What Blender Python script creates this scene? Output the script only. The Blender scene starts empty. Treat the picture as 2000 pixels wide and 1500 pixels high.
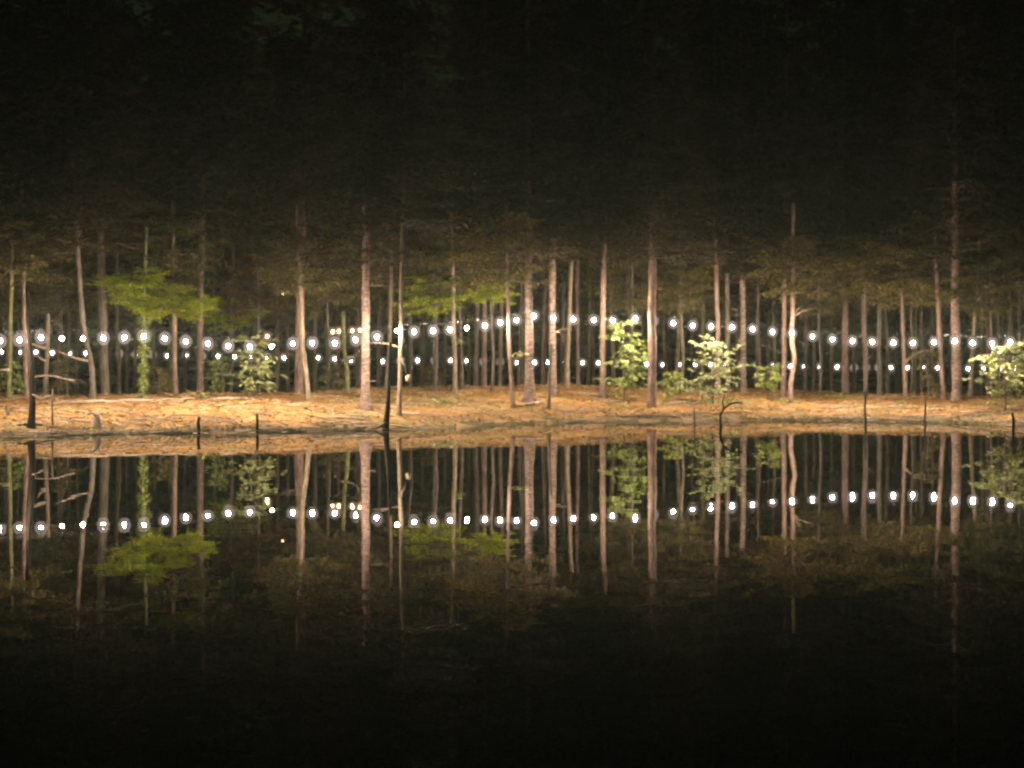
import bpy, math, random
from mathutils import Vector, noise as mn
import numpy as np
R = random.Random(11)
S = bpy.context.scene
C = S.collection

# ------------------------------------------------------------ camera, sky, exposure
F, H, CH = 4350.0, 700.0, 2.0          # focal length in photo pixels, horizon row, eye height over the water
cam = bpy.data.objects.new('camera', bpy.data.cameras.new('camera')); C.objects.link(cam)
cam.location = (0, 0, CH); cam.rotation_euler = (math.radians(90), 0, 0)
cam.data.sensor_width = 36; cam.data.lens = F / 2000 * 36; cam.data.shift_y = -0.025
cam.data.clip_end = 2000
cam.data.dof.use_dof = True; cam.data.dof.focus_distance = 33; cam.data.dof.aperture_fstop = 1.5
S.camera = cam
w = bpy.data.worlds.new('World'); S.world = w; w.use_nodes = True
nt = w.node_tree; bg = nt.nodes['Background']
sky = nt.nodes.new('ShaderNodeTexSky'); sky.sky_type = 'NISHITA'; sky.sun_disc = False
sky.sun_elevation = math.radians(20); sky.sun_rotation = math.radians(200)
hs = nt.nodes.new('ShaderNodeMix'); hs.data_type = 'RGBA'; hs.blend_type = 'MULTIPLY'; hs.inputs[0].default_value = 1
hs.inputs[7].default_value = (.85, 0.85, 0.26, 1)      # night sky tinted green
nt.links.new(sky.outputs[0], hs.inputs[6]); nt.links.new(hs.outputs[2], bg.inputs[0])
bg.inputs[1].default_value = 0.0024
S.view_settings.view_transform = 'Standard'; S.view_settings.look = 'None'
S.view_settings.gamma = 1; S.view_settings.use_curve_mapping = False; S.view_settings.exposure = 0
S.render.engine = 'CYCLES'
S.cycles.caustics_reflective = False; S.cycles.caustics_refractive = False
S.cycles.max_bounces = 5; S.cycles.diffuse_bounces = 2; S.cycles.glossy_bounces = 2
S.cycles.transmission_bounces = 2; S.cycles.volume_bounces = 0; S.cycles.sample_clamp_indirect = 3
S.cycles.filter_width = 1.9

# ------------------------------------------------------------ helpers
class MB:
    def __init__(s): s.v = []; s.f = []
    def tube(s, pts, rad, n=8, cap=True, wob=0.0, seed=0):
        pts = [Vector(p) for p in pts]; base = len(s.v)
        for i, p in enumerate(pts):
            t = (pts[min(i+1, len(pts)-1)] - pts[max(i-1, 0)]).normalized()
            a = t.orthogonal().normalized() if abs(t.z) < .9 else Vector((1, 0, 0)).cross(t).normalized()
            b = t.cross(a)
            for k in range(n):
                an = 2*math.pi*k/n
                r = rad[i] * (1 + (wob*mn.noise(Vector((k*1.7+seed, p.z*2.2, i*.35))) if wob else 0))
                q = p + a*math.cos(an)*r + b*math.sin(an)*r
                s.v.append(tuple(q))
        for i in range(len(pts)-1):
            for k in range(n):
                k2 = (k+1) % n
                s.f.append((base+i*n+k, base+i*n+k2, base+(i+1)*n+k2, base+(i+1)*n+k))
        if cap:
            s.f.append(tuple(base+k for k in reversed(range(n))))
            s.f.append(tuple(base+(len(pts)-1)*n+k for k in range(n)))
    def leaf(s, c, d, u, l, wd, fold=.0):
        # rhombic leaf: centre c, direction d, side u
        i = len(s.v); c = Vector(c)
        n_ = d.cross(u)*wd*fold
        s.v += [tuple(c-d*l*.5), tuple(c+u*wd*.5-n_), tuple(c+d*l*.5), tuple(c-u*wd*.5-n_)]
        s.f.append((i, i+1, i+2, i+3))
    def sphere(s, c, r, n=10, m=6, sz=1.0):
        b = len(s.v); s.v.append((c[0], c[1], c[2]+r*sz))
        for j in range(1, m):
            a = math.pi*j/m
            for k in range(n):
                t = 2*math.pi*k/n
                s.v.append((c[0]+r*math.sin(a)*math.cos(t), c[1]+r*math.sin(a)*math.sin(t), c[2]+r*sz*math.cos(a)))
        s.v.append((c[0], c[1], c[2]-r*sz)); e = len(s.v)-1
        for k in range(n):
            s.f.append((b, b+1+k, b+1+(k+1) % n)); q = b+1+(m-2)*n
            s.f.append((e, q+(k+1) % n, q+k))
        for j in range(m-2):
            for k in range(n):
                p = b+1+j*n
                s.f.append((p+k, p+n+k, p+n+(k+1) % n, p+(k+1) % n))
    def mesh(s, name, mat, smooth=True):
        me = bpy.data.meshes.new(name); me.from_pydata(s.v, [], s.f)
        if smooth: me.polygons.foreach_set('use_smooth', [True]*len(me.polygons))
        me.materials.append(mat); me.update(); return me
    def build(s, name, mat, parent=None, smooth=True):
        return link(name, s.mesh(name, mat, smooth), parent)

def link(name, data, parent=None, loc=None, rz=None, sc=None):
    o = bpy.data.objects.new(name, data); C.objects.link(o)
    if parent: o.parent = parent
    if loc is not None: o.location = loc
    if rz is not None: o.rotation_euler = (0, 0, rz)
    if sc is not None: o.scale = (sc,)*3 if isinstance(sc, (int, float)) else sc
    return o
def tag(o, label, cat, group=None):
    o['label'] = label; o['category'] = cat
    if group: o['group'] = group
    return o
def root(name, loc, label, cat, group=None):
    return tag(link(name, None, None, loc), label, cat, group)
def XZ(px, py, d): return ((px-1000)*d/F, CH-(py-H)*d/F)

# ------------------------------------------------------------ materials
def mat(name):
    m = bpy.data.materials.new(name); m.use_nodes = True
    return m, m.node_tree, m.node_tree.nodes['Principled BSDF']
def ramp(t, src, stops):
    r = t.nodes.new('ShaderNodeValToRGB'); e = r.color_ramp.elements
    e[0].position, e[0].color = stops[0][0], (*stops[0][1], 1); e[1].position, e[1].color = stops[-1][0], (*stops[-1][1], 1)
    for p, c in stops[1:-1]:
        x = e.new(p); x.color = (*c, 1)
    t.links.new(src, r.inputs[0]); return r.outputs[0]
def noise_(t, scale, detail=4, vec=(1, 1, 1), rough=.55, coord='Object'):
    tc = t.nodes.new('ShaderNodeTexCoord'); mp = t.nodes.new('ShaderNodeMapping'); mp.inputs['Scale'].default_value = vec
    n = t.nodes.new('ShaderNodeTexNoise'); n.inputs['Scale'].default_value = scale; n.inputs['Detail'].default_value = detail
    n.inputs['Roughness'].default_value = rough
    t.links.new(tc.outputs[coord], mp.inputs[0]); t.links.new(mp.outputs[0], n.inputs[0]); return n.outputs[0]
def mixc(t, a, b, f, mode='MIX'):
    m = t.nodes.new('ShaderNodeMix'); m.data_type = 'RGBA'; m.blend_type = mode
    for s, i in ((f, 0), (a, 6), (b, 7)):
        if hasattr(s, 'links'): t.links.new(s, m.inputs[i])
        else: m.inputs[i].default_value = s if i == 0 else (*s, 1)
    return m.outputs[2]
def bump(t, b, src, strength, dist):
    n = t.nodes.new('ShaderNodeBump'); n.inputs['Strength'].default_value = strength; n.inputs['Distance'].default_value = dist
    t.links.new(src, n.inputs['Height']); t.links.new(n.outputs[0], b.inputs['Normal'])

def bark(name, lo, mid, hi, band=False):
    m, t, b = mat(name)
    n1 = noise_(t, 3.0, 6, (6, 6, 1.2) if not band else (2, 2, 7), .7, 'Generated' if False else 'Object')
    n2 = noise_(t, .9, 3, (1, 1, 1))
    c = ramp(t, n1, [(.3, lo), (.5, mid), (.7, hi)])
    c2 = ramp(t, n2, [(.35, (.55, .55, .5)), (.65, (1.1, 1.05, 1.0))])
    t.links.new(mixc(t, c, c2, 1.0, 'MULTIPLY'), b.inputs['Base Color'])
    b.inputs['Roughness'].default_value = .9; b.inputs['Specular IOR Level'].default_value = .15
    bump(t, b, n1, .9, .03); return m
B_PINE = bark('pine_bark', (.05, .032, .024), (.19, .13, .10), (.34, .25, .20))
B_BAND = bark('banded_bark', (.05, .034, .025), (.22, .155, .12), (.50, .38, .31), True)
B_PALE = bark('pale_bark', (.09, .065, .04), (.26, .20, .13), (.43, .35, .25))
B_PINK = bark('pinkish_bark', (.07, .045, .035), (.25, .17, .13), (.42, .30, .24))
B_MOSS = bark('mossy_bark', (.06, .06, .02), (.20, .20, .08), (.38, .36, .17))
B_GREY = bark('grey_bark', (.045, .036, .028), (.14, .115, .085), (.24, .20, .15))
B_DARK = bark('backlit_dark_wood', (.012, .01, .008), (.03, .022, .016), (.06, .042, .03))  # near-black tone paints in the backlit silhouette of the shore snags
B_DEAD = bark('bleached_wood', (.28, .21, .14), (.48, .38, .28), (.64, .53, .40))
BK = dict(pine=B_PINE, band=B_BAND, pale=B_PALE, pink=B_PINK, moss=B_MOSS, grey=B_GREY, dark=B_DARK)

def leafmat(name, c0, c1, c2, tr=.35):
    m, t, b = mat(name)
    g = t.nodes.new('ShaderNodeNewGeometry'); oi = t.nodes.new('ShaderNodeObjectInfo')
    c = ramp(t, g.outputs['Random Per Island'], [(0, c0), (.5, c1), (1, c2)])
    v = ramp(t, oi.outputs['Random'], [(0, (.75, .7, .6)), (.5, (1, 1, 1)), (1, (1.2, 1.05, .9))])
    c = mixc(t, c, v, 1.0, 'MULTIPLY')
    t.links.new(c, b.inputs['Base Color']); b.inputs['Roughness'].default_value = .55; b.inputs['Specular IOR Level'].default_value = .3
    tl = t.nodes.new('ShaderNodeBsdfTranslucent'); t.links.new(c, tl.inputs[0])
    ms = t.nodes.new('ShaderNodeMixShader'); ms.inputs[0].default_value = tr
    t.links.new(b.outputs[0], ms.inputs[1]); t.links.new(tl.outputs[0], ms.inputs[2])
    t.links.new(ms.outputs[0], t.nodes['Material Output'].inputs[0]); return m
L_PINE = leafmat('pine_needles', (.024, .024, .008), (.055, .045, .018), (.095, .070, .030))
L_OLIVE = leafmat('olive_leaves', (.05, .055, .014), (.14, .13, .036), (.24, .20, .08))
L_GREEN = leafmat('bright_green_leaves', (.08, .14, .006), (.30, .40, .014), (.58, .60, .03))
L_PALE = leafmat('pale_shrub_leaves', (.08, .11, .03), (.33, .39, .13), (.60, .62, .31), .25)
L_SHRUB = leafmat('green_shrub_leaves', (.07, .12, .02), (.26, .34, .07), (.52, .56, .20), .25)
L_RUST = leafmat('rusty_leaves', (.07, .04, .015), (.13, .075, .025), (.18, .12, .05))

# ------------------------------------------------------------ terrain profile
PXS = [-1500, 0, 200, 400, 600, 800, 1000, 1200, 1400, 1600, 1800, 2000, 3500]
SH = [866, 852, 847, 845, 842, 838, 829, 823, 821, 822, 825, 831, 850]
AX = [834, 831, 831, 827, 824, 814, 811, 808, 806, 804, 807, 813, 825]
CY = [780, 774, 773, 769, 764, 756, 753, 757, 760, 766, 770, 777, 785]
def shore_d(px): return 8700/(np.interp(px, PXS, SH)-700)
def crest_d(px): return 8700/(np.interp(px, PXS, AX)-700)
def crest_z(px): return CH-(np.interp(px, PXS, CY)-700)*crest_d(px)/F
def terrain(x, y):
    if y < 12:                                   # the near bank under the camera
        return -1.2 + 1.6*max(0, min(1, (7-y)/5.0)) if y < 7 else -1.2
    px = max(-1500, min(3500, 1000+F*x/max(y, 20)))
    s, c, z = shore_d(px), crest_d(px), crest_z(px)
    s += .55*mn.noise(Vector((x*.33, 3.1, 0))) + .42*mn.noise(Vector((x*1.3, 7.1, 0)))+.22*mn.noise(Vector((x*3.6, 2.1, 0)))
    t = (y-s)/(c-s)
    if t < 0: b = max(-1.2, -.16*(s-y))
    elif t < 1: b = z*(1-(1-t)**1.55)
    else: b = z - .9*(1-math.exp(-((y-c)/9.0)**1.5)) if y > c else z
    if y > c+40: b += 0
    amp = min(1, max(0.0, (y-s)*.35))
    b += amp*(.10*mn.noise(Vector((x*.22, y*.35, 1)))+.055*mn.noise(Vector((x*.8, y*1.1, 5)))+.03*mn.noise(Vector((x*2.2, y*2.6, 9))))
    return b
def base_at(px, py):
    d = shore_d(px)-.4
    while d < crest_d(px)+2:
        x = (px-1000)*d/F
        if H+F*(CH-terrain(x, d))/d <= py: return d
        d += .1
    return crest_d(px)+1.0

# ------------------------------------------------------------ ground, water
def ground():
    xs = list(np.concatenate([np.arange(-260, -30, 10), np.arange(-30, -19, 1), np.arange(-19, 19, .14), np.arange(19, 30, 1), np.arange(30, 261, 10)]))
    ys = list(np.concatenate([np.arange(-60, 54, 3), np.arange(54, 56.5, .5), np.arange(56.5, 86, .16), np.arange(86, 100, 1), np.arange(100, 460, 12)]))
    nx = len(xs); v = [(float(x), float(y), terrain(float(x), float(y))) for y in ys for x in xs]
    f = [(j*nx+i, j*nx+i+1, (j+1)*nx+i+1, (j+1)*nx+i) for j in range(len(ys)-1) for i in range(nx-1)]
    m, t, b = mat('needle_covered_earth')
    n1 = noise_(t, 1.2, 6, (.6, 1, 1), .65); n2 = noise_(t, .35, 4, (.5, 1.3, 1)); n3 = noise_(t, 9, 5, (.5, 1, 1), .7)
    c = ramp(t, n1, [(.28, (.11, .058, .018)), (.45, (.29, .15, .042)), (.58, (.40, .215, .066)), (.74, (.52, .32, .125))])
    c = mixc(t, c, (.17, .135, .04), ramp(t, n2, [(.52, (0, 0, 0)), (.66, (.75, .75, .75))]))
    fine = ramp(t, n3, [(.3, (.5, .45, .4)), (.6, (1.05, 1.05, 1.05)), (.75, (1.3, 1.25, 1.2))])
    c = mixc(t, c, fine, .9, 'MULTIPLY')
    # wet, weedy margin just above the water level
    tc = t.nodes.new('ShaderNodeNewGeometry'); sx = t.nodes.new('ShaderNodeSeparateXYZ'); t.links.new(tc.outputs['Position'], sx.inputs[0])
    ad = t.nodes.new('ShaderNodeMath'); ad.operation = 'MULTIPLY_ADD'; ad.inputs[1].default_value = .35; t.links.new(n1, ad.inputs[0]); t.links.new(sx.outputs[2], ad.inputs[2])
    wet = ramp(t, ad.outputs[0], [(.18, (1, 1, 1)), (.36, (0, 0, 0))])
    c = mixc(t, c, mixc(t, (.12, .10, .035), (.36, .25, .13), n3), wet)
    t.links.new(c, b.inputs['Base Color']); b.inputs['Roughness'].default_value = .95; b.inputs['Specular IOR Level'].default_value = .1
    bump(t, b, n3, .8, .05)
    mb = MB(); mb.v = v; mb.f = f
    o = mb.build('ground', m); o['kind'] = 'structure'
ground()

def water():
    m, t, b = mat('still_dark_water')
    b.inputs['Base Color'].default_value = (.010, .030, .024, 1); b.inputs['Roughness'].default_value = .0
    b.inputs['IOR'].default_value = 1.33; b.inputs['Specular IOR Level'].default_value = .5
    n = noise_(t, .5, 3, (1, .55, 1), .5)
    bump(t, b, n, .10, .034)
    mb = MB(); mb.v = [(-260, 3, 0), (260, 3, 0), (260, 98, 0), (-260, 98, 0)]; mb.f = [(0, 1, 2, 3)]
    o = mb.build('lake_water', m, smooth=False); o['kind'] = 'structure'
water()

# ------------------------------------------------------------ foliage meshes (shared between alike crowns)
def rdir(rg, flat=.35):
    a = rg.uniform(0, 2*math.pi); return Vector((math.cos(a), math.sin(a), rg.gauss(0, flat))).normalized()
def spray(mb, rg, c, d, length, nl, ls, droop=.15, spread=.35):
    """one leafy spray: leaves along a thin twig that runs from c in direction d"""
    side = d.cross(Vector((0, 0, 1))).normalized()
    for i in range(nl):
        u = (i+.5)/nl
        p = c + d*length*u + Vector((0, 0, -droop*length*u*u)) + side*rg.gauss(0, spread*length*.5*(1-.4*u)) + Vector((0, 0, rg.gauss(0, .045*length+.01)))
        ld = (d*.7 + side*rg.uniform(-1, 1) + Vector((0, 0, rg.uniform(-.55, .15)))).normalized()
        up = Vector((rg.gauss(0, .45), rg.gauss(0, .45)-.25, 1)).normalized()
        su = ld.cross(up).normalized(); s = ls*rg.uniform(.6, 1.3)
        mb.leaf(p, ld, su, s, s*.5, rg.uniform(0, .25))
def pine_crown(seed, h=10.5, r=2.3, nb=150, m=L_PINE):
    rg = random.Random(seed); mb = MB(); tw = MB()
    for i in range(nb):
        u = rg.random()**.85; z = h*u
        L = r*(1.05-u*.75)*rg.uniform(.5, 1.15); d = rdir(rg, .12)
        n = 5; P = [Vector((0, 0, z))+d*L*k/(n-1)+Vector((0, 0, .12*L*math.sin(k*.9)-.05*L*(k/(n-1))**2)) for k in range(n)]
        tw.tube(P, [.035*(1-.8*k/(n-1)) for k in range(n)], 4, False)
        for k in range(9):
            q = rg.uniform(.25, 1); c = P[0].lerp(P[-1], q)
            spray(mb, rg, c, (d+rdir(rg, .3)*.8).normalized(), rg.uniform(.35, .75), 17, .15, .1, .55)
    nleaf = len(mb.f)
    off = len(mb.v); mb.v += tw.v; mb.f += [tuple(i+off for i in f) for f in tw.f]
    me = mb.mesh('pine_crown', m, False); me.materials.append(B_GREY)
    mi = [0]*nleaf+[1]*(len(mb.f)-nleaf); me.polygons.foreach_set('material_index', mi); return me
def broad_crown(seed, r=2.2, h=3.0, nb=60, ls=.13, m=L_OLIVE, per=9, nl=15, bm=B_GREY, flat=.18):
    rg = random.Random(seed); mb = MB(); tw = MB()
    for i in range(nb):
        u = rg.random(); z = h*u; L = r*math.sin(math.pi*(.18+.72*u))*rg.uniform(.45, 1.15); d = rdir(rg, flat)
        n = 4; P = [Vector((0, 0, z*.8))+d*L*k/(n-1)+Vector((0, 0, .18*L*(k/(n-1))-.1*L*(k/(n-1))**2)) for k in range(n)]
        tw.tube(P, [.022*(1-.8*k/(n-1)) for k in range(n)], 4, False)
        for k in range(per):
            q = rg.uniform(.3, 1.05); c = P[0].lerp(P[-1], q)
            spray(mb, rg, c, (d*.8+rdir(rg, .12)).normalized(), rg.uniform(.25, .6)*r/2, nl, ls, .18, .55)
    nleaf = len(mb.f)
    off = len(mb.v); mb.v += tw.v; mb.f += [tuple(i+off for i in f) for f in tw.f]
    me = mb.mesh('leafy_crown', m, False); me.materials.append(bm)
    me.polygons.foreach_set('material_index', [0]*nleaf+[1]*(len(mb.f)-nleaf)); return me
PINES = [pine_crown(s) for s in (1, 2, 3, 4)]
OLIVES = [broad_crown(s) for s in (11, 12, 13, 14)]
RUSTS = [broad_crown(21, 2.0, 2.6, 45, m=L_RUST)]
GREENS = [broad_crown(s, 2.0, 1.7, 55, m=L_GREEN) for s in (31, 32)]
CROWN = dict(pine=PINES, olive=OLIVES, rust=RUSTS, green=GREENS)

# ------------------------------------------------------------ trees
def tree(label, path, wpx, d=None, bk='pine', top=16.0, crown='pine', crown_z=None, crown_sc=1.0, flare=1.6, stubs=0, seed=0, name='pine_tree', cat='tree', group=None, brk=None, upw=.8):
    """path: photo pixels of the trunk from the base upward, unprojected at the distance d of the tree; brk: height where the trunk is snapped"""
    rg = random.Random(seed*7+3)
    bx, by = path[0]
    if d is None: d = base_at(bx, by)
    x0 = (bx-1000)*d/F; z0 = terrain(x0, d)-.12
    r0 = wpx*.5*d/F
    P = []
    for px, py in path:
        X, Z = XZ(px, py, d); P.append((X-x0, Z-z0-.0))
    P[0] = (0, 0); P.sort(key=lambda p: p[1])
    P = [p for i, p in enumerate(P) if i == 0 or p[1] > P[i-1][1]+.05]
    if len(P) == 1: P.append((0.0, 3.0))
    sl = (P[-1][0]-P[0][0])/max(.5, P[-1][1]-P[0][1]); sl = max(-.06, min(.06, sl))*.6
    zt = brk if brk else top
    if P[-1][1] < zt: P.append((P[-1][0]+sl*(zt-P[-1][1]), zt))
    zs = np.array([p[1] for p in P]); xs_ = np.array([p[0] for p in P])
    n = max(8, int(zt*2.0)); pts = []; rad = []
    ly = rg.uniform(-.02, .02)
    for i in range(n+1):
        z = zt*(i/n)**1.15
        wx = .035*mn.noise(Vector((z*.7, seed*3.3, 0)))*min(1, z); wy = .08*mn.noise(Vector((z*.5, seed*3.3, 8)))*min(1, z)
        pts.append((float(np.interp(z, zs, xs_))+wx, wy+ly*z, z))
        r = r0*(1-(1-upw*.45)*(z/16.0)**.9 if not brk else 1-.25*z/zt)
        rad.append(max(.012, r*(1+(flare-1)*math.exp(-z*4.5))))
    rt = root(name, (x0, d, z0), label, cat, group)
    mb = MB(); mb.tube(pts, rad, 12, True, .24, seed*5); mb.build('trunk', BK[bk], rt)
    for k in range(stubs):
        z = rg.uniform(1.2, min(zt, 8.5)); c = Vector((float(np.interp(z, zs, xs_)), ly*z, z)); a = rg.choice([0, math.pi])+rg.uniform(-.8, .8)
        L = rg.uniform(.25, 1.1); dr = Vector((math.cos(a), math.sin(a), rg.uniform(-.15, .35)))
        s = MB(); s.tube([c, c+dr*L*.5+Vector((0, 0, .03)), c+dr*L+Vector((0, 0, rg.uniform(-.15, .1)))], [.022, .015, .006], 5)
        s.build('dead_branch', BK[bk], rt)
    if crown and not brk:
        cz = crown_z if crown_z is not None else rg.uniform(4.6, 6.4)
        me = rg.choice(CROWN[crown])
        o = link('crown', me, rt, (float(np.interp(cz, zs, xs_)), ly*cz, cz), rg.uniform(0, 6.28), crown_sc)
        if crown == 'pine' and name == 'pine_tree' and not group:      # lower whorl of boughs on the near pines
            c2 = rg.uniform(4.0, 5.6); link('lower_boughs', rg.choice(PINES), rt, (float(np.interp(c2, zs, xs_)), ly*c2, c2), rg.uniform(0, 6.28), (1.0, 1.0, .62))
    return rt, d

FRONT = []   # (photo column, short name) for labels of the trees behind
def ft(short, label, path, w, **k):
    FRONT.append((path[0][0], short)); k.setdefault('seed', len(FRONT)); return tree(label, path, w, **k)
ft('yellowish sapling at the left edge', 'thin yellowish trunk nearest the left edge of the wood', [(17, 776), (19, 700), (21, 600)], 9, bk='moss', crown='olive', crown_z=3.6, top=6.2, crown_sc=.9, stubs=2, name='sapling')
ft('slim grey trunk beside the black snag', 'slim pinkish-grey trunk directly behind the tall black snag at left', [(53, 776), (51, 700), (48, 625), (46, 500)], 9, bk='pink', stubs=3)
ft('snapped pale trunk', 'pale snapped-off trunk ending at lamp height, with crooked side branches, at left', [(88, 772), (90, 720), (93, 665)], 9.5, bk='pale', brk=2.55, stubs=2, name='broken_tree')
ft('leaning trunk', 'tall trunk leaning left, base just left of the widest left-hand trunk', [(183, 781), (178, 710), (163, 640), (157, 560), (150, 430)], 11, bk='grey', stubs=2)
ft('broad soft-grey trunk', 'broad soft-grey trunk between the leaning trunk and the ivy-wrapped tree', [(206, 769), (202, 680), (198, 540), (195, 400)], 19, bk='grey', flare=1.2)
ft('pink slender trunk', 'slender bright pink trunk just right of the ivy-wrapped tree', [(342, 769), (341, 700), (340, 625)], 10, bk='pink', crown='olive', crown_z=3.5, top=6, crown_sc=.8, name='sapling')
ft('trunk beside the tiered shrub', 'tall straight brown trunk just left of the pale layered shrub', [(391, 766), (391, 600), (395, 400), (396, 280)], 14, bk='pine', stubs=3)
ft('thick leaned-on trunk', 'thick purplish-brown trunk with a thin pale stem leaning against its right side', [(583, 768), (586, 640), (590, 480), (593, 300)], 19, bk='pine', flare=1.2, stubs=2)
ft('thin leaning stem', 'thin pale stem leaning onto the right side of the thick purplish trunk', [(604, 785), (600, 730), (593, 680), (588, 600)], 9, bk='pale', crown='olive', top=6, crown_z=3.4, crown_sc=.7, name='sapling')
ft('forked yellowish stub', 'short yellowish forked trunk just left of the ringed trunk', [(679, 768), (677, 720), (672, 680)], 9, bk='moss', brk=2.7, stubs=3, name='broken_tree')
ft('bright ringed trunk', 'bright ringed trunk with a dark flared base, left of the black snag at centre-left', [(714, 815), (713, 760), (713, 640), (715, 520)], 18, d=66.2, bk='band', flare=2.0, stubs=4)
ft('thin pale trunk behind the centre snag', 'thin pale trunk rising just left of the leaning black snag', [(754, 762), (757, 720), (761, 640), (764, 560)], 8, bk='pale', crown='olive', top=6.2, crown_z=3.5, crown_sc=.8, name='sapling')
ft('knobbly trunk right of the centre snag', 'knobbly pale trunk just right of the leaning black snag', [(779, 812), (781, 740), (783, 660), (785, 520)], 9, bk='pale', stubs=5)
ft('thin pale trunk with a leaf tuft', 'thin pale trunk with one tuft of leaves below the lamps', [(889, 770), (889, 700), (886, 640)], 9, bk='pale', crown='olive', top=6, crown_z=3.4, crown_sc=.8, name='sapling')
ft('thinner partner of the tufted trunk', 'thinner grey trunk just right of the trunk with the leaf tuft', [(902, 757), (901, 680), (898, 600)], 7, bk='grey', crown='olive', top=6.2, crown_z=3.7, crown_sc=.7, name='sapling')
ft('left trunk of the close pair', 'dim brown trunk, left one of a close pair, left of centre', [(929, 753), (930, 660), (932, 560)], 11, d=81, bk='grey')
ft('right trunk of the close pair', 'brighter straight trunk, right one of a close pair, left of centre', [(945, 752), (946, 660), (946, 560)], 11, d=80, bk='pink')
ft('slender centre trunk with dark foot', 'slender pale trunk with a small dark foot, left of the wide centre trunk', [(1003, 797), (998, 740), (994, 660), (993, 580)], 8.5, bk='pink', crown='olive', top=6.6, crown_z=4.0, crown_sc=.9, stubs=1)
ft('wide centre trunk', 'wide trunk with dark flared root foot at the highest point of the lamp string', [(1034, 785), (1034, 720), (1033, 640), (1032, 540)], 18, bk='band', flare=2.1, stubs=2)
ft('ringed twin trunk', 'ringed straight trunk just right of the wide centre trunk', [(1080, 772), (1080, 700), (1079, 620), (1079, 470)], 15, bk='band', stubs=3)
ft('thin stem before the ringed trunk', 'thin dark-footed stem standing in front of the ringed straight trunk at centre', [(1072, 799), (1073, 760), (1075, 700)], 6.5, bk='grey', brk=2.2, name='broken_tree')
ft('thin trunk left of the green bush', 'thin olive-grey trunk midway between the centre trunks and the green bush', [(1108, 758), (1110, 680), (1114, 600), (1117, 480)], 9, bk='pale')
ft('reddish thin trunk', 'reddish thin trunk close behind and right of the olive-grey one, right of centre', [(1129, 755), (1128, 680), (1128, 560)], 8, d=81, bk='pine')
ft('trunk at the left side of the green bush', 'tall pinkish trunk partly hidden by the left leaves of the green bush', [(1178, 778), (1177, 700), (1178, 600), (1181, 440)], 12, bk='pink', flare=1.9)
ft('big trunk right of the green bush', 'big tall two-toned trunk just right of the green bush', [(1273, 796), (1274, 700), (1274, 600), (1277, 440)], 18, bk='pink', flare=1.15, stubs=4)
ft('left twin above the pale bush', 'tall trunk rising out of the large pale bush, left one of two', [(1402, 772), (1402, 660), (1401, 560), (1398, 430)], 10, bk='pink', stubs=2)
ft('right twin above the pale bush', 'tall trunk rising out of the large pale bush, right one of two', [(1421, 768), (1421, 660), (1420, 560), (1419, 440)], 10, bk='grey', stubs=2)
ft('rough trunk right of the pale bush', 'rough bright trunk with short spurs just right of the large pale bush', [(1452, 768), (1452, 680), (1451, 600), (1450, 500)], 13.5, bk='band', stubs=6)
ft('straight partner of the crooked trunk', 'straight tall trunk just left of the S-bent trunk', [(1529, 776), (1531, 690), (1531, 600), (1533, 400)], 10.5, bk='pink', stubs=4)
ft('S-bent trunk', 'crooked pink trunk bent like an S at knee and chest height', [(1545, 787), (1544, 745), (1553, 705), (1546, 660), (1548, 600)], 9.5, bk='pink', top=7, crown='olive', crown_z=3.8, crown_sc=.8, name='crooked_tree')
ft('bright trunk right of the S-bent one', 'straight bright pinkish trunk standing clear, right of the S-bent trunk', [(1651, 768), (1651, 690), (1651, 600), (1649, 500)], 15, bk='pink', flare=1.15)
ft('slim trunk behind the right snag', 'slim trunk directly above the tall dark stick on the right bank', [(1692, 772), (1690, 720), (1687, 640)], 9, bk='pine', crown='olive', top=6.2, crown_z=3.5, stubs=2)
ft('brown trunk in the right group', 'brown soft-edged trunk between the tall dark stick and the thin right trunks', [(1718, 773), (1717, 690), (1718, 600)], 11, bk='grey')
ft('thin trunk in the right group', 'thin grey trunk curving slightly, left of the short dark stick on the right', [(1769, 776), (1767, 720), (1764, 640)], 8.5, bk='pink', crown='olive', top=6.2, crown_z=3.5, name='sapling')
ft('leaning trunk left of the big right trunk', 'thin bright trunk leaning left beside the big ringed right-hand trunk', [(1844, 780), (1840, 720), (1835, 650), (1832, 590)], 10, bk='pink', crown='olive', top=6.2, crown_z=3.5, crown_sc=.8, name='sapling')
ft('big ringed right-hand trunk', 'biggest ringed trunk on the right, wide below the lamps and narrower above', [(1869, 783), (1868, 720), (1866, 645), (1865, 500)], 21, bk='band', flare=1.35, upw=.3, stubs=1)
ft('forked-looking pale trunk at right', 'pale trunk leaning right above the lamps, between the big ringed trunk and the right-edge bush', [(1896, 777), (1899, 700), (1904, 620), (1910, 540)], 9.5, bk='pale')
ft('trunk behind the right-edge bush', 'dim tall trunk rising behind the bush at the right edge', [(1974, 775), (1973, 640), (1973, 500)], 11, d=80, bk='grey')

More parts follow.
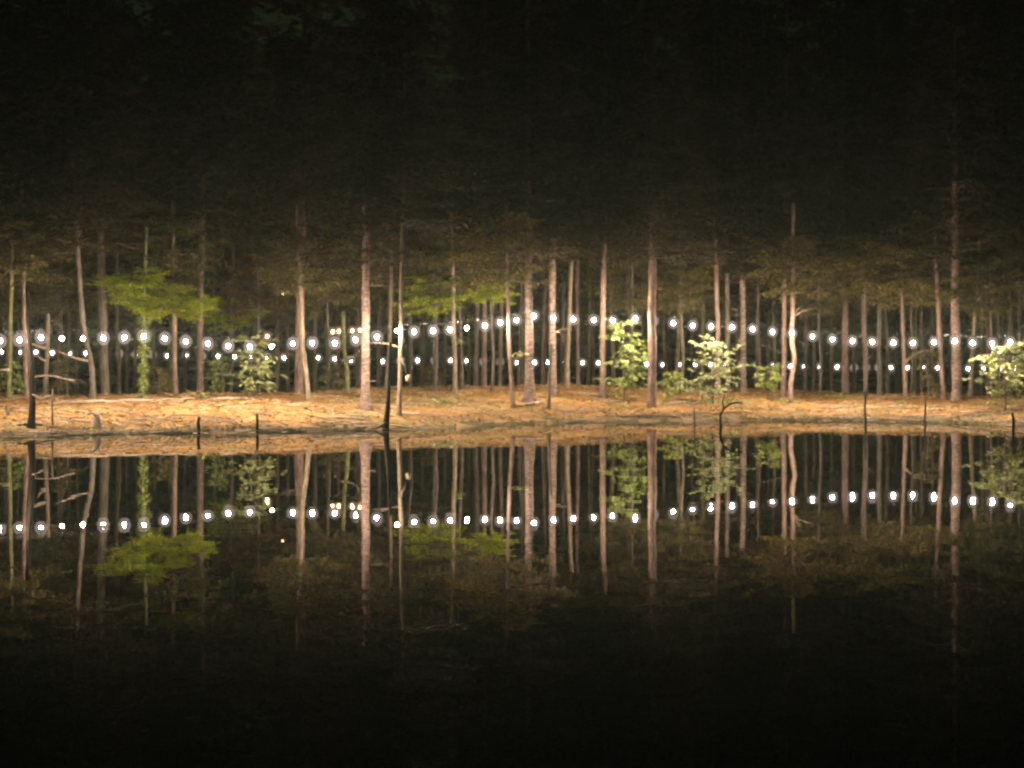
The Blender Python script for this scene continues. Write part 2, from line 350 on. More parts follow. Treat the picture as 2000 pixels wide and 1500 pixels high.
# ivy-wrapped tree with a bright green crown
iv, dv = ft('ivy-wrapped tree', 'small tree wrapped in bright ivy with a spreading vivid green crown', [(279, 777), (280, 700), (282, 630), (284, 600)], 8, bk='moss', top=5.2, crown='green', crown_z=2.6, crown_sc=(.5, .6, .75), name='ivy_tree')
rg = random.Random(5); mb = MB()
for i in range(1300):
    z = rg.uniform(.1, 2.6); dens = .5+.5*math.sin(z*13+1.2)
    if rg.random() > .25+.75*dens: continue
    a = rg.uniform(0, 6.28); r = .07+.05*dens+rg.random()*.05+(.05 if z > 1.3 else 0)
    c = Vector((r*math.cos(a)+.02*z, r*math.sin(a), z)); ld = Vector((math.cos(a), math.sin(a), -.5)).normalized()
    mb.leaf(c, ld, ld.cross(Vector((0, 0, 1))).normalized(), rg.uniform(.09, .17), .10, .1)
mb.build('ivy', L_SHRUB, iv, False)
for k, (cx, cz, q) in enumerate(((-.85, 3.35, .34), (-.35, 2.95, .36), (.5, 2.55, .38), (.95, 3.05, .32), (1.3, 2.5, .36), (1.75, 2.75, .28), (.25, 3.6, .3))):
    link('crown', GREENS[k % 2], iv, (cx, .35*math.sin(k*2.1), cz), k*1.3, (q*1.15, q, q*.9))

# trees standing in the dimmer wood behind: trunk column, width, distance, crown kind
def nearest(px):
    a = min(FRONT, key=lambda t: abs(t[0]-px)); return a[1], ('right' if px > a[0] else 'left')
BACK = []
bk_list = [(10, 10, 78, 'pine'), (34, 7, 86, 'olive'), (112, 8, 80, 'olive'), (130, 9, 92, 'pine'), (147, 7, 86, 'olive'), (233, 8, 84, 'pine'), (248, 7, 90, 'olive'), (262, 6, 96, 'pine'), (300, 8, 90, 'olive'),
  (331, 11, 84, 'pine'), (362, 7, 95, 'pine'), (420, 8, 92, 'olive'), (450, 9, 84, 'pine'), (497, 7, 90, 'olive'), (541, 8, 82, 'olive'), (563, 7, 92, 'pine'),
  (616, 9, 82, 'pine'), (640, 7, 92, 'olive'), (660, 6, 88, 'olive'), (697, 7, 94, 'pine'), (738, 8, 86, 'olive'), (802, 7, 88, 'olive'), (822, 7, 95, 'pine'), (850, 8, 84, 'olive'), (868, 6, 92, 'olive'),
  (916, 6, 96, 'pine'), (962, 7, 92, 'pine'), (976, 8, 84, 'pine'), (1013, 8, 84, 'olive'), (1021, 6, 90, 'pine'), (1058, 7, 86, 'pine'), (1064, 6, 95, 'pine'), (1096, 6, 92, 'olive'),
  (1148, 7, 90, 'pine'), (1160, 6, 96, 'olive'), (1200, 9, 88, 'pine'), (1232, 8, 84, 'olive'), (1255, 7, 94, 'pine'), (1300, 7, 90, 'olive'), (1322, 8, 86, 'olive'), (1350, 7, 92, 'pine'), (1372, 8, 84, 'olive'),
  (1438, 7, 92, 'pine'), (1478, 8, 90, 'olive'), (1500, 7, 96, 'pine'), (1513, 6, 88, 'olive'), (1573, 8, 86, 'rust'), (1590, 7, 92, 'pine'), (1604, 7, 98, 'olive'), (1624, 6, 92, 'olive'), (1668, 7, 94, 'pine'),
  (1735, 7, 88, 'pine'), (1752, 6, 96, 'olive'), (1786, 7, 90, 'pine'), (1800, 7, 84, 'olive'), (1822, 7, 95, 'pine'), (1855, 6, 96, 'olive'), (1915, 7, 90, 'pine'), (1930, 8, 86, 'olive'), (1951, 7, 94, 'pine'), (1992, 8, 84, 'olive')]
cnt = {}
for i, (px, wp, d, kind) in enumerate(bk_list):
    s, side = nearest(px); key = (s, side); cnt[key] = cnt.get(key, 0)+1
BK2 = sorted(bk_list); done = {}
for i, (px, wp, d, kind) in enumerate(BK2):
    s, side = nearest(px); key = (s, side)
    same = sorted([b[0] for b in BK2 if nearest(b[0]) == (s, side)], key=lambda q: abs(q-[f[0] for f in FRONT if f[1] == s][0]))
    k = same.index(px); word = ['first', 'second', 'third', 'fourth', 'fifth', 'sixth'][k]
    lab = f'{"dim" if len(same) == 1 else word+" dim"} trunk {side} of {s}'
    b = ['grey', 'pale', 'pine', 'moss'][(i*7) % 4]
    cz = R.uniform(4.2, 7) if kind == 'pine' else R.uniform(2.9, 6.0)
    tp = 15.5 if kind == 'pine' else cz+2.6
    bend = R.uniform(-7, 7)
    tree(lab, [(px, 770), (px+bend*.4, 680), (px+bend, 560)], wp*1.1, d=d+R.uniform(-1.5, 1.5), bk=b, top=tp, crown=kind, crown_z=cz, crown_sc=R.uniform(.8, 1.15), flare=1.1, seed=100+i,
         name='pine_tree' if kind == 'pine' else 'broadleaf_tree', group='dim trees in the wood behind the lamps', stubs=1)

# leafy young trees filling the middle storey, crowns seen above the lamps
MID = [(45, 590, 75, 'olive', .9, 'dull olive crown above the two left-edge trunks'), (120, 560, 79, 'olive', 1.0, 'dull olive crown between the left-edge trunks and the leaning trunk'),
       (230, 455, 79, 'rust', .8, 'rusty crown high beside the broad soft-grey trunk'), (450, 600, 81, 'green', .7, 'dark green low crown between the brown trunk and the pale layered shrub'),
       (505, 590, 77, 'rust', .9, 'rust-tinged crown above the pale layered shrub'), (640, 590, 77, 'olive', .9, 'brownish feathery crown right of the thick purplish trunk'),
       (700, 520, 81, 'olive', .9, 'feathery crown high behind the bright ringed trunk'),
       (850, 590, 74, 'green', .75, 'yellow-green crown just above the lamps left of centre'), (960, 575, 75, 'green', .5, 'small vivid green tuft of crown left of the highest lamp'), (800, 600, 78, 'olive', .8, 'olive crown right of the knobbly trunk'),
       (1235, 590, 79, 'olive', .8, 'olive crown above the green bush'), (1330, 585, 79, 'olive', .7, 'olive crown between the big two-toned trunk and the twin trunks'), (1100, 540, 83, 'olive', .9, 'dim crown behind the ringed centre trunk'),
       (1480, 520, 81, 'olive', .9, 'dim crown right of the rough spurred trunk'), (1600, 585, 81, 'olive', .6, 'olive crown above the S-bent trunk'), (1690, 548, 79, 'olive', .85, 'grey-olive crown above the bright clear trunk'),
       (1780, 575, 81, 'olive', .75, 'grey-olive crown above the thin right-hand trunks'), (1935, 590, 77, 'olive', .9, 'olive crown above the right-edge bush')]
for i, (px, py, d, kind, sc, lab) in enumerate(MID):
    if px < 720: d -= 4
    X, Z = XZ(px, py+5, d); zb = Z-1.0
    tree('young tree with '+lab, [(px, 770), (px+4, 700), (px, 640)], 6, d=d, bk='grey', top=zb+1.8, crown=kind, crown_z=zb+.1, crown_sc=sc, seed=300+i, flare=1.1, name='young_tree')

# far wood: trees one can tell apart only as faint stripes beyond the second string
far = []
for i in range(34):
    px = -40+i*62+R.uniform(-20, 20); d = R.uniform(121, 136)
    tree('faint thin trunk in the farthest row of the wood beyond the lower lamp string', [(px, 745), (px+R.uniform(-4, 4), 600)], R.uniform(5, 7), d=d, bk='grey', top=14, crown=R.choice(['pine', 'olive', 'olive']),
         crown_z=R.uniform(2.5, 8), crown_sc=1.25, seed=500+i, flare=1.0, name='far_tree', group='faint far trees beyond the lower lamp string')
fw = MB(); rg = random.Random(77)
for i in range(22000):
    a = rg.uniform(-.33, .33); d = rg.uniform(138, 150); z = rg.uniform(0, 26)
    ld = rdir(rg, .3); fw.leaf((math.tan(a)*d, d, z), ld, ld.cross(Vector((0, rg.uniform(-.6, .6), 1))).normalized(), rg.uniform(.6, 1.3), .5, .1)
o = fw.build('far_woodland', leafmat('far_leaves', (.012, .016, .006), (.022, .028, .01), (.035, .04, .015), .1), None, False); o['kind'] = 'stuff'
tag(o, 'dark mass of distant woodland closing off the scene behind every tree', 'woodland')

# ------------------------------------------------------------ shrubs and small plants
def shrub(label, px, py, d, wpx, hpx, ls, m, seed, nb=50, name='leafy_shrub', stem_top=None, z_off=0.0, arch=.15, per=5, nl=12, zlo=.12):
    """px: stem column, py: crown bottom row; crown wpx x hpx"""
    rg = random.Random(seed); x0 = (px-1000)*d/F; zg = terrain(x0, d)-.05
    rt = root(name, (x0, d, zg), label, 'shrub')
    r = wpx*.5*d/F; zb = CH-(py-H)*d/F-zg; h = hpx*d/F
    st = MB(); st.tube([(0, 0, 0), (.03, .02, zb*.6+.2), (-.03, 0, zb+h*.5), (.02, 0, zb+h*.95)], [.03, .026, .018, .006], 6)
    mb = MB()
    ls *= 1.3; nl = int(nl*.7); nb = int(nb*1.1); per = max(3, per-1)
    for i in range(nb):
        u = (i+rg.random())/nb; z = zb+h*(zlo+(1-zlo)*u); L = r*(math.sin(math.pi*(.2+.66*u))*rg.uniform(.3, 1.2)); dd = rdir(rg, .28)
        c0 = Vector((0, 0, z-.1*L)); c1 = c0+dd*L+Vector((0, 0, arch*L-rg.random()*.3*L))
        st.tube([c0, c0.lerp(c1, .5)+Vector((0, 0, .05*L)), c1], [.010, .007, .003], 4, False)
        for k in range(per):
            q = .25+.75*(k+rg.random())/per
            spray(mb, rg, c0.lerp(c1, q), (dd+rdir(rg, .1)*.7).normalized(), rg.uniform(.16, .34), nl, ls, .22, .7)
    st.build('stem', B_GREY, rt); mb.build('foliage', m, rt, False); return rt
shrub('pale shrub with tiered leaf layers at the crest, left of the thick purplish trunk', 492, 768, 67.0, 116, 108, .13, L_PALE, 1, 26, per=5, nl=14)
shrub('rounded green bush between two tall trunks right of centre', 1218, 770, 74.9, 118, 142, .105, L_SHRUB, 2, 58, zlo=.05)
shrub('large pale olive bush spilling down to the water beside the arched root', 1392, 824, 75.7, 150, 165, .095, L_PALE, 3, 74, nl=13, zlo=.0)
shrub('pale bush with drooping leaves at the right edge', 1963, 785, 69.9, 128, 116, .115, L_PALE, 4, 52)
shrub('low dark green shrub at the left edge among the saplings', 22, 770, 65.5, 66, 60, .09, L_SHRUB, 5, 22)
shrub('low dull green shrub around the foot of the ivy-wrapped tree', 312, 768, 67.5, 62, 50, .08, L_OLIVE, 6, 20)
shrub('deep green shrub left of the pale tiered shrub', 436, 766, 69.0, 66, 66, .08, L_SHRUB, 7, 22)
shrub('low green shrub between the big two-toned trunk and the large pale bush', 1312, 768, 78.0, 74, 42, .10, L_SHRUB, 8, 22)
shrub('dark green shrub just left of the S-bent trunk', 1500, 766, 78.0, 58, 54, .10, L_SHRUB, 9, 22)
shrub('twiggy grey bush between the snapped pale trunk and the leaning trunk', 130, 768, 66.0, 72, 62, .07, L_OLIVE, 10, 20)
shrub('thin twiggy bush behind the short dark stick on the right', 1812, 772, 77.0, 66, 92, .08, L_OLIVE, 11, 22)
shrub('shrub right of the knobbly trunk, dim and dark', 850, 758, 79.0, 76, 40, .09, L_OLIVE, 12, 20)
shrub('dim dark green shrub right of the thin leaning stem', 645, 766, 72.0, 74, 46, .09, L_OLIVE, 13, 20)
def plant(label, px, py, ls, m, n, spread, seed):
    rg = random.Random(seed); d = base_at(px, py); x0 = (px-1000)*d/F; z = terrain(x0, d)
    mb = MB()
    for i in range(n):
        dd = rdir(rg, .2); dd.z = abs(dd.z)+.15; c = Vector((rg.gauss(0, spread*.4), rg.gauss(0, spread*.3), rg.uniform(.02, .14)))
        mb.leaf(c, dd, dd.cross(Vector((0, 0, 1))).normalized(), ls*rg.uniform(.7, 1.3), ls*.5, .1)
        mb.tube([(c.x*.3, c.y*.3, -.02), tuple(c)], [.006, .003], 4, False)
    o = mb.build('small_plant', m, None, False); o.location = (x0, d, z); tag(o, label, 'plant')
plant('small yellow-green seedling on the bank left of the pale tiered shrub', 400, 779, .20, L_SHRUB, 14, .28, 1)
plant('low bright green seedling in front of the trunk with the leaf tuft', 868, 786, .26, L_PALE, 20, .75, 2)
plant('yellow-green patch of leaves at the foot of the clear bright trunk', 1632, 776, .16, L_SHRUB, 26, .8, 3)
plant('single pale seedling on the bare right bank between the two dark sticks', 1762, 792, .22, L_PALE, 8, .16, 4)
plant('bright weed below the right-edge bush', 1968, 792, .18, L_SHRUB, 34, .9, 5)
plant('tiny pale seedling left of the tall dark stick', 1682, 771, .18, L_PALE, 8, .15, 6)
plant('green weed under the green bush by the water', 1220, 800, .13, L_SHRUB, 22, .5, 7)
plant('yellowish weed at the foot of the S-bent trunk', 1545, 787, .14, L_SHRUB, 22, .5, 8)

# leaf tufts and special branches
def tuft(px, py, d, wpx, seed, m=L_SHRUB, par=None, n=26):
    rg = random.Random(seed); X, Z = XZ(px, py, d); mb = MB()
    for k in range(5): spray(mb, rg, Vector((X, d-.15, Z))+Vector((rg.gauss(0, .05), 0, rg.gauss(0, .04))), rdir(rg, .15), wpx*.5*d/F, n//5+3, .12, .2, .5)
    return mb.build('leaf_tuft', m, None, False)
def adopt(o, p):
    bpy.context.view_layer.update(); o.parent = p; o.matrix_parent_inverse = p.matrix_world.inverted()
byl = {o['label']: o for o in C.objects if 'label' in o}
t = byl['thin pale trunk with one tuft of leaves below the lamps']; adopt(tuft(896, 668, t.location.y, 30, 1), t)
t = byl['slender pale trunk with a small dark foot, left of the wide centre trunk']; adopt(tuft(1010, 692, t.location.y, 36, 2, L_PALE), t)
def limb(parent, pts, r, m=B_DEAD, name='branch'):
    d = parent.location.y-.05; P = []
    for px, py, dy in pts:
        X, Z = XZ(px, py, d); P.append((X-parent.location.x, dy-.05, Z-parent.location.z))
    s = MB(); n = len(P); s.tube(P, [r*(1-.65*i/(n-1)) for i in range(n)], 6); s.build(name, m, parent)
t = byl['pale snapped-off trunk ending at lamp height, with crooked side branches, at left']
limb(t, [(89, 680, 0), (75, 676, -.1), (62, 671, -.2), (50, 668, -.3)], .05); limb(t, [(89, 705, 0), (80, 700, -.1), (72, 690, -.2)], .035)
t = byl['slim pinkish-grey trunk directly behind the tall black snag at left']
limb(t, [(56, 742, 0), (72, 735, -.1), (92, 733, -.2), (112, 735, -.25), (132, 740, -.3), (150, 743, -.3)], .04); limb(t, [(57, 774, 0), (80, 776, -.2), (104, 772, -.3)], .035)
t = byl['thin yellowish trunk nearest the left edge of the wood']; limb(t, [(18, 722, 0), (8, 722, -.1), (-6, 724, -.2)], .04)
t = byl['tall trunk leaning left, base just left of the widest left-hand trunk']; limb(t, [(172, 705, 0), (150, 700, -.1), (130, 692, -.2), (112, 684, -.2)], .045, B_PALE)
t = byl['short yellowish forked trunk just left of the ringed trunk']
limb(t, [(675, 692, 0), (668, 684, 0), (662, 680, 0), (655, 676, 0)], .045, B_PALE); limb(t, [(676, 705, 0), (690, 700, 0), (700, 690, 0), (706, 668, 0)], .05, B_PALE); limb(t, [(676, 704, 0), (664, 704, 0)], .03)
t = byl['bright ringed trunk with a dark flared base, left of the black snag at centre-left']; limb(t, [(713, 746, 0), (735, 744, -.3)], .025, B_BAND)
t = byl['ringed straight trunk just right of the wide centre trunk']; limb(t, [(1080, 648, 0), (1090, 648, -.1), (1098, 654, -.1), (1100, 668, -.1)], .03)
t = byl['crooked pink trunk bent like an S at knee and chest height']; limb(t, [(1547, 628, 0), (1556, 605, 0), (1568, 596, 0)], .045, B_PALE); limb(t, [(1547, 620, 0), (1566, 608, 0), (1590, 602, 0)], .035, B_PALE)
t = byl['slim trunk directly above the tall dark stick on the right bank']; limb(t, [(1689, 702, 0), (1698, 698, 0), (1706, 690, 0)], .03)
t = byl['thin grey trunk curving slightly, left of the short dark stick on the right']; limb(t, [(1767, 708, 0), (1786, 692, 0), (1806, 684, 0), (1830, 686, 0)], .055, B_PALE)
t = byl['knobbly pale trunk just right of the leaning black snag']; limb(t, [(782, 700, 0), (790, 715, -.1), (797, 736, -.1)], .045, B_GREY)
X, Z = XZ(797, 739, t.location.y-.15); s = MB(); s.sphere((X-t.location.x, -.15, Z-t.location.z), .085, 8, 6, 1.3); s.build('burl', B_DEAD, t)

# ------------------------------------------------------------ dead black snags, sticks and stumps at the water's edge
def snag(label, pts, d, r0, r1, m=B_DARK, flare=1.0, name='dead_snag', cat='dead tree', dz=.5):
    x0 = (pts[0][0]-1000)*d/F; zg = terrain(x0, d)
    rt = root(name, (x0, d, min(zg, 0)), label, cat); P = [(0, 0, -.15)]
    for px, py in pts:
        X, Z = XZ(px, py, d); P.append((X-x0, 0, Z-min(zg, 0)))
    Q = [Vector(P[0])]
    for a, b in zip(P, P[1:]):
        n = max(1, int((Vector(b)-Vector(a)).length/.25)); Q += [Vector(a).lerp(Vector(b), k/n)+Vector((R.gauss(0, .008), R.gauss(0, .01), 0)) for k in range(1, n+1)]
    rad = [(r0+(r1-r0)*i/(len(Q)-1))*(1+flare*math.exp(-i*.8)) for i in range(len(Q))]
    s = MB(); s.tube(Q, rad, 9, True, .2, d); s.build('trunk', m, rt); return rt
t = snag('tall black snag rising from the left water margin past the lamps', [(62, 838), (63, 790), (62, 740), (59, 690), (56, 640), (54, 560)], 58.6, .085, .055, flare=1.2)
limb(t, [(62, 770, 0), (85, 779, -.1), (104, 771, -.1)], .02, B_DEAD); limb(t, [(60, 676, 0), (48, 671, 0)], .02, B_DARK)
t = snag('black leaning snag at the centre-left shore, ending below the lamps', [(754, 836), (758, 780), (761, 720), (763, 668)], 62.2, .075, .035, flare=.9)
limb(t, [(755, 826, 0), (744, 832, -.1), (733, 837, -.2)], .05, B_PALE, 'root')
snag('thin reddish dead stick just right of the tall black snag', [(103, 838), (102, 790), (103, 760)], 59.3, .035, .018, B_GREY, .3, 'dead_stick', 'stick')
snag('short black post standing in the shallows left of the pale tiered shrub', [(388, 845), (387, 828), (388, 814)], 59.6, .045, .04, flare=.1, name='dead_stick', cat='stick')
snag('short dark post in the shallows below the pale tiered shrub', [(503, 843), (503, 825), (502, 808)], 60.2, .04, .035, flare=.1, name='dead_stick', cat='stick')
snag('small brown post near the left edge of the bank', [(16, 828), (15, 808), (15, 792)], 60.5, .05, .04, B_GREY, .1, 'dead_stick', 'stick')
snag('tall dark stick in the water in front of the right bank', [(1691, 842), (1690, 800), (1690, 764)], 66.5, .042, .03, B_GREY, .1, 'dead_stick', 'stick')
snag('shorter dark stick in the water left of the big right trunk', [(1808, 838), (1807, 800), (1808, 776)], 66.0, .04, .025, B_GREY, .1, 'dead_stick', 'stick')
snag('stubby dark stick in the water at the right edge', [(1980, 846), (1979, 820), (1977, 806)], 62.5, .05, .04, B_DARK, .2, 'dead_stick', 'stick')
snag('thin dark stick in the water left of the large pale bush', [(1358, 838), (1357, 812), (1357, 796)], 67.5, .03, .02, B_GREY, .1, 'dead_stick', 'stick')
t = snag('dark arched root curving out of the water beside the large pale bush', [(1409, 842), (1407, 826), (1408, 810), (1414, 798), (1424, 790), (1438, 786), (1450, 787)], 64.5, .06, .02, B_DARK, .3, 'arched_root', 'root')
limb(t, [(1414, 798, 0), (1411, 785, 0), (1416, 770, 0)], .03, B_DARK)
t = snag('broken pinkish stump at the left water margin', [(190, 842), (191, 825), (188, 808)], 60.0, .13, .10, B_DEAD, .35, 'broken_stump', 'stump')
limb(t, [(190, 812, 0), (180, 806, -.1), (172, 803, -.1)], .04); limb(t, [(190, 812, 0), (197, 806, 0), (201, 812, 0)], .03)

# ------------------------------------------------------------ fallen branches, stones, litter on the bank
def fallen(label, pts, r, m=B_DEAD, seed=0, name='fallen_branch', cat='branch'):
    rg = random.Random(seed); Q = []
    for (a, b) in zip(pts, pts[1:]):
        for k in range(8):
            px = a[0]+(b[0]-a[0])*k/8; py = a[1]+(b[1]-a[1])*k/8+rg.gauss(0, .5); d = base_at(px, py)
            x = (px-1000)*d/F; Q.append((x, d, terrain(x, d)+r*.7+rg.uniform(0, .02)))
    s = MB(); n = len(Q); c = Q[0]; Q = [tuple(Vector(q)-Vector(c)) for q in Q]
    s.tube(Q, [r*(1-.6*abs(2*i/(n-1)-1)) for i in range(n)], 6, True, .2, seed)
    o = s.build(name, m); o.location = c; tag(o, label, cat)
fallen('long pale fallen branch lying along the left bank below the ivy-wrapped tree', [(95, 791), (200, 787), (300, 784), (392, 781)], .05, seed=1)
fallen('pale fallen branch below the pale tiered shrub', [(402, 784), (450, 781), (505, 780)], .045, seed=2)
fallen('thin pale stick by the thick purplish trunk', [(660, 768), (690, 767), (722, 768)], .03, seed=3)
fallen('pale root running down the bank from the centre trunks', [(1010, 796), (1045, 792), (1066, 784)], .06, seed=4)
fallen('pale log below the trunk at the left side of the green bush', [(1130, 772), (1160, 772), (1180, 778)], .05, seed=5)
fallen('long pale branch lying at the water line on the right bank', [(1610, 815), (1670, 819), (1735, 820)], .035, seed=6)
fallen('dark fallen branch at the waterline left of the large pale bush', [(1180, 815), (1250, 816), (1340, 816)], .045, B_GREY, 7)
fallen('dark branch behind the arched root on the bank', [(1350, 808), (1400, 810), (1470, 806)], .035, B_GREY, 8)
fallen('slanting pale stick on the right bank beside the tall dark stick', [(1645, 800), (1668, 795), (1686, 789)], .035, seed=9)
fallen('pinkish drift stick at the shore below the bright ringed trunk', [(640, 822), (680, 818), (730, 822)], .035, seed=10)
fallen('grey drift branch across the foot of the tall black snag', [(25, 836), (60, 832), (104, 834)], .05, B_GREY, 11)
fallen('thin pale stick on the bank right of the broken stump', [(225, 826), (270, 820), (330, 824)], .03, seed=12)
fallen('curved pale root on the bank right of the green bush', [(1285, 792), (1330, 788), (1370, 792)], .04, seed=13)
fallen('pale stick on the far right bank below the big ringed trunk', [(1850, 805), (1900, 808), (1950, 803)], .035, seed=14)
fallen('brown stick near the crest above the dim pair of trunks', [(820, 772), (870, 768), (920, 766)], .035, B_PALE, 15)
fallen('pale stick lying low on the bank left of the arched root', [(1090, 806), (1140, 803), (1185, 806)], .03, seed=16)
rg = random.Random(3); cols = [leafmat('litter_tan', (.26, .155, .055), (.40, .26, .105), (.54, .40, .21), .05), leafmat('litter_brown', (.08, .04, .015), (.17, .09, .035), (.28, .16, .07), .05), leafmat('litter_olive', (.10, .10, .03), (.18, .17, .05), (.28, .25, .09), .05)]
for ci, (lab, nn) in enumerate((('scattered tan dead leaves and twigs on the bank', 6000), ('scattered dark brown leaves and twigs on the bank', 4200), ('olive weeds and moss tufts along the bank margin', 7500))):
    mb = MB(); k = 0
    while k < nn:
        px = rg.uniform(-80, 2080); s, c = shore_d(px), crest_d(px); u = rg.random()
        if ci == 2: u = u**2.2*.6
        d = s+(c-s)*u; x = (px-1000)*d/F
        if mn.noise(Vector((x*.5, d*.8, ci*5.0))) < rg.uniform(-.35, .25): continue
        z = terrain(x, d)
        if z < .015: z = .012
        k += 1; a = rg.gauss(0, .5)+rg.choice([0, math.pi]); ld = Vector((math.cos(a), math.sin(a), rg.gauss(0, .22))).normalized()
        up = Vector((rg.gauss(0, .3), rg.gauss(0, .5)-.3, 1)).normalized(); su = ld.cross(up).normalized()
        if ci == 2: L, W = rg.uniform(.06, .22), rg.uniform(.02, .07); ld.z = abs(ld.z)+.2
        elif rg.random() < (.5 if ci == 0 else .3): L, W = rg.uniform(.2, 1.0), rg.uniform(.018, .035)
        else: L, W = rg.uniform(.06, .17), rg.uniform(.04, .08)
        mb.leaf((x, d, z+.025), ld, su, L, W, .2)
    o = mb.build(['leaf_litter', 'brown_litter', 'margin_weeds'][ci], cols[ci], None, False); o['kind'] = 'stuff'; tag(o, lab, 'litter' if ci < 2 else 'weeds')

rg = random.Random(41); mb = MB(); k = 0
while k < 260:
    px = rg.uniform(-60, 2060); s, c = shore_d(px), crest_d(px); d = s-.4+(c-s)*rg.random()**2*.55; x = (px-1000)*d/F
    if mn.noise(Vector((x*.35, 4.4, 0))) < rg.uniform(-.3, .2): continue
    k += 1; a = rg.gauss(0, .35); L = rg.uniform(.3, 1.3); z = max(terrain(x, d), 0); z2 = max(terrain(x+L*math.cos(a), d+L*math.sin(a)), 0); r = rg.uniform(.009, .022)
    mb.tube([(x, d, z+.02), (x+L*.5*math.cos(a), d+L*.5*math.sin(a)+rg.gauss(0, .05), (z+z2)/2+.05), (x+L*math.cos(a), d+L*math.sin(a), z2+.02)], [r, r, r*.5], 5)
o = mb.build('drift_twigs', B_DEAD); o['kind'] = 'stuff'; tag(o, 'pale thin drift twigs strewn along the water margin', 'twigs')

# ------------------------------------------------------------ lamp strings
def emis(name, col, st):
    m = bpy.data.materials.new(name); m.use_nodes = True; t = m.node_tree; t.nodes.clear()
    e = t.nodes.new('ShaderNodeEmission'); e.inputs[0].default_value = (*col, 1); e.inputs[1].default_value = st
    o = t.nodes.new('ShaderNodeOutputMaterial'); t.links.new(e.outputs[0], o.inputs[0]); return m
E1 = emis('lit_bulb', (1, .82, .70), 3100); E2 = emis('lit_far_bulb', (1, .80, .66), 115); E3 = emis('lit_amber_bulb', (1, .42, .20), 45)
def bloom_shell(name, col):  # faintly glowing see-through shell, added to imitate lens bloom around a lamp
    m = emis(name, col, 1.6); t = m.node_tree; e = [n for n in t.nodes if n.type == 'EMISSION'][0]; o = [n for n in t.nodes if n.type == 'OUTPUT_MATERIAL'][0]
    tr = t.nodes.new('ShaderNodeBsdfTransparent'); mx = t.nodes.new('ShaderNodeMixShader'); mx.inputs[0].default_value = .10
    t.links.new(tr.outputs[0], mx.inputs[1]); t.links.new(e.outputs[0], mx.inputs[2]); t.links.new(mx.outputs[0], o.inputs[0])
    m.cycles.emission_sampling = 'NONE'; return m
BLOOM = bloom_shell('white_bloom_shell', (1, .76, .68)); BLOOM3 = bloom_shell('amber_bloom_shell', (1, .5, .3))
mm, tt, bb = mat('black_cable'); bb.inputs['Base Color'].default_value = (.012, .012, .012, 1); bb.inputs['Roughness'].default_value = .5; CABLE = mm
def lampstring(label, pts, r, em, name='lamp_string', core=.36, light_cap=.095, bare=(), ties=()):
    """pts: world bulb centres"""
    o0 = Vector(pts[0]); rt = root(name, tuple(o0), label, 'string lights')
    b = MB(); b.sphere((0, 0, 0), r, 12, 8, 1.08); bme = b.mesh('bulb_bloom', BLOOM if em is not E3 else BLOOM3)  # oversized shell added as the bloom; the lamp itself is light_source
    b = MB(); b.sphere((0, 0, 0), r*core, 8, 5, 1.2); fme = b.mesh('light_source', em)
    hc = r*core+.012; s = MB(); s.tube([(0, 0, hc), (0, 0, hc+.018), (0, 0, hc+.04), (0, 0, r*1.08+.02), (0, 0, r*1.08+.05)], [light_cap, light_cap*.8, .022, .022, .012], 10); sme = s.mesh('socket_light_cap', CABLE)  # wide cap disc added below the socket neck to block upward light
    b = MB(); b.sphere((0, 0, 0), r*core*1.3, 8, 6, 1.2); cme = b.mesh('bulb_bloom', BLOOM)
    cab = []
    for i, p in enumerate(pts):
        q = Vector(p)-o0; e = link('bulb_bloom', cme if i in bare else bme, rt, tuple(q)); link('light_source', fme, e, (0, 0, 0)); link('socket_light_cap', sme, e, (0, 0, 0))
        cab.append(q+Vector((0, 0, r*.9+.06)))
        if i+1 < len(pts): cab.append((q+Vector(pts[i+1])-o0)*.5+Vector((0, 0, r*.9+.035)))
    c = MB(); c.tube(cab, [.007]*len(cab), 5); c.build('cable', CABLE, rt)
    for i, lab in ties:
        t = byl[lab]; q = cab[min(2*i, len(cab)-1)]; z = q.z+o0.z+.25
        e = Vector((t.location.x, t.location.y, z))-o0; w_ = MB(); w_.tube([q, e], [.004, .004], 4); w_.build('tie_wire', CABLE, rt)
r1 = [(0, 666), (38, 664), (80, 659), (121, 661), (162, 661), (202, 660.6), (243, 659), (281, 657), (322, 661), (363, 667), (406, 671), (446, 676), (488, 677), (531, 677), (572, 671), (610, 670), (654, 670), (695, 664), (736, 658), (775, 646),
      (809, 648), (846, 646), (879, 644), (912, 640), (947, 636), (977, 630), (1009, 625), (1043, 617), (1081, 621), (1120, 624), (1160, 625), (1197, 626), (1241, 622), (1276, 627), (1315, 631), (1353, 636), (1389, 638), (1430, 639), (1470, 643), (1509, 648), (1547, 651), (1587, 657),
      (1626, 663), (1665, 666), (1704, 668), (1745, 669), (1783, 670), (1824, 668), (1865, 666), (1900, 670), (1938, 671), (1973, 668)]
r1 = [(-80, 674), (-40, 669)]+r1+[(2010, 667), (2048, 668), (2086, 670)]
axp = [-80, 0, 82, 165, 245, 322, 406, 488, 572, 654, 737, 776, 845, 912, 977, 1042, 1119, 1197, 1274, 1351, 1428, 1508, 1585, 1663, 1743, 1823, 1899, 1972, 2086]
axv = [853, 850, 845, 843, 842, 839, 839, 838, 837, 836, 835, 834, 831, 827, 824, 820, 819, 818, 817, 816, 815, 815, 816, 818, 819, 820, 824, 827, 832]
W1 = []
for px, py in r1:
    d = 8700/(float(np.interp(px, axp, axv))-700); X, Z = XZ(px, py, d); W1.append((X, d, Z))
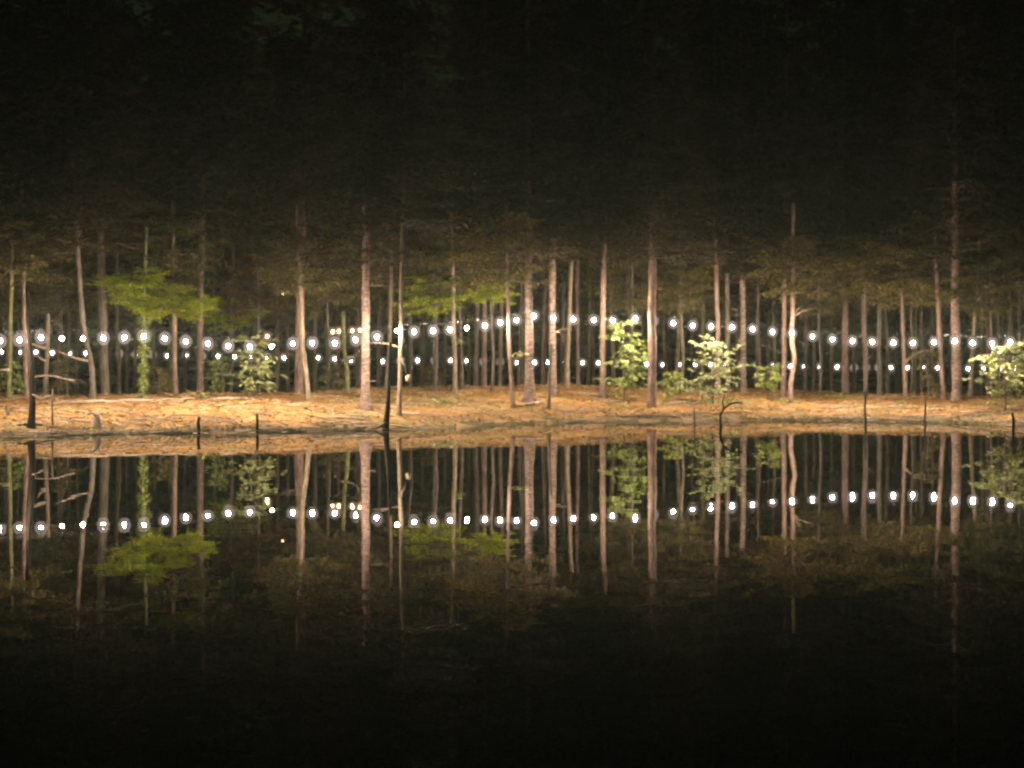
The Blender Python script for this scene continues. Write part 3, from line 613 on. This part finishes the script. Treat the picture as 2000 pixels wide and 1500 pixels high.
lampstring('upper string of white lamps in added bloom shells hanging along the whole near shore', W1, .18, E1, core=.228, bare=(5, 6, 15, 21, 25), ties=((29, 'wide trunk with dark flared root foot at the highest point of the lamp string'), (19, 'bright ringed trunk with a dark flared base, left of the black snag at centre-left'), (50, 'biggest ringed trunk on the right, wide below the lamps and narrower above'), (9, 'small tree wrapped in bright ivy with a spreading vivid green crown')))
r2 = [(4, 687), (38, 688), (70, 688), (102, 689), (136, 690), (168, 690), (201, 691), (233, 691), (265, 693), (299, 693), (327, 695), (363, 694), (395, 695), (426, 696), (458, 697), (490, 697), (522, 697), (555, 699), (588, 699), (621, 699), (654, 701), (685, 703), (716, 705), (747, 706),
      (782, 704), (816, 704), (848, 704), (880, 704), (912, 705), (944, 706), (977, 707), (1010, 708), (1044, 708), (1069, 708), (1103, 708), (1138, 708), (1169, 709), (1200, 710), (1232, 711), (1263, 711), (1295, 712), (1327, 712), (1358, 712), (1388, 712), (1418, 712), (1449, 712), (1479, 712),
      (1511, 714), (1544, 715), (1571, 716), (1602, 716), (1635, 717), (1668, 718), (1692, 718), (1716, 718), (1740, 718), (1772, 718), (1802, 717), (1832, 718), (1861, 719), (1891, 720), (1921, 720), (1952, 720), (1982, 719)]
r2 = [(-30, 686)]+r2+[(2014, 719)]
W2 = []
for px, py in r2:
    X, Z = XZ(px, py, 112); W2.append((X, 112, Z))
lampstring('lower string of small lamps glinting between the trunks, far behind the near shore', W2, .20, E2, core=.25)
W3 = []
for px, py in [(522, 657), (590, 652), (650, 648), (662, 647), (688, 646), (703, 645)]:
    X, Z = XZ(px, py, 74); W3.append((X, 74, Z))
lampstring('short string of amber lamps just above the white string, left of the ringed trunk', W3, .15, E3, core=.3)
X, Z = XZ(552, 573, 76); lampstring('single tiny warm lamp high in the branches above the pale tiered shrub', [(X, 76, Z), (X+.35, 76, Z+.02)][:1]+[(X+.01, 76.4, Z-.02)], .05, E3)

# ------------------------------------------------------------ night air
m = bpy.data.materials.new('night_air'); m.use_nodes = True; t = m.node_tree; t.nodes.clear()
pv = t.nodes.new('ShaderNodeVolumePrincipled'); pv.inputs['Density'].default_value = .00030; pv.inputs['Color'].default_value = (.78, .95, .72, 1); pv.inputs['Anisotropy'].default_value = .86
o = t.nodes.new('ShaderNodeOutputMaterial'); t.links.new(pv.outputs[0], o.inputs['Volume'])
a, b, c, d, e, f = -270, 270, -65, 470, -2.6, 34
mb = MB(); mb.v = [(x, y, z) for z in (e, f) for y in (c, d) for x in (a, b)]
mb.f = [(0, 2, 3, 1), (4, 5, 7, 6), (0, 1, 5, 4), (2, 6, 7, 3), (0, 4, 6, 2), (1, 3, 7, 5)]
h = mb.build('haze', m, None, False); h['kind'] = 'stuff'
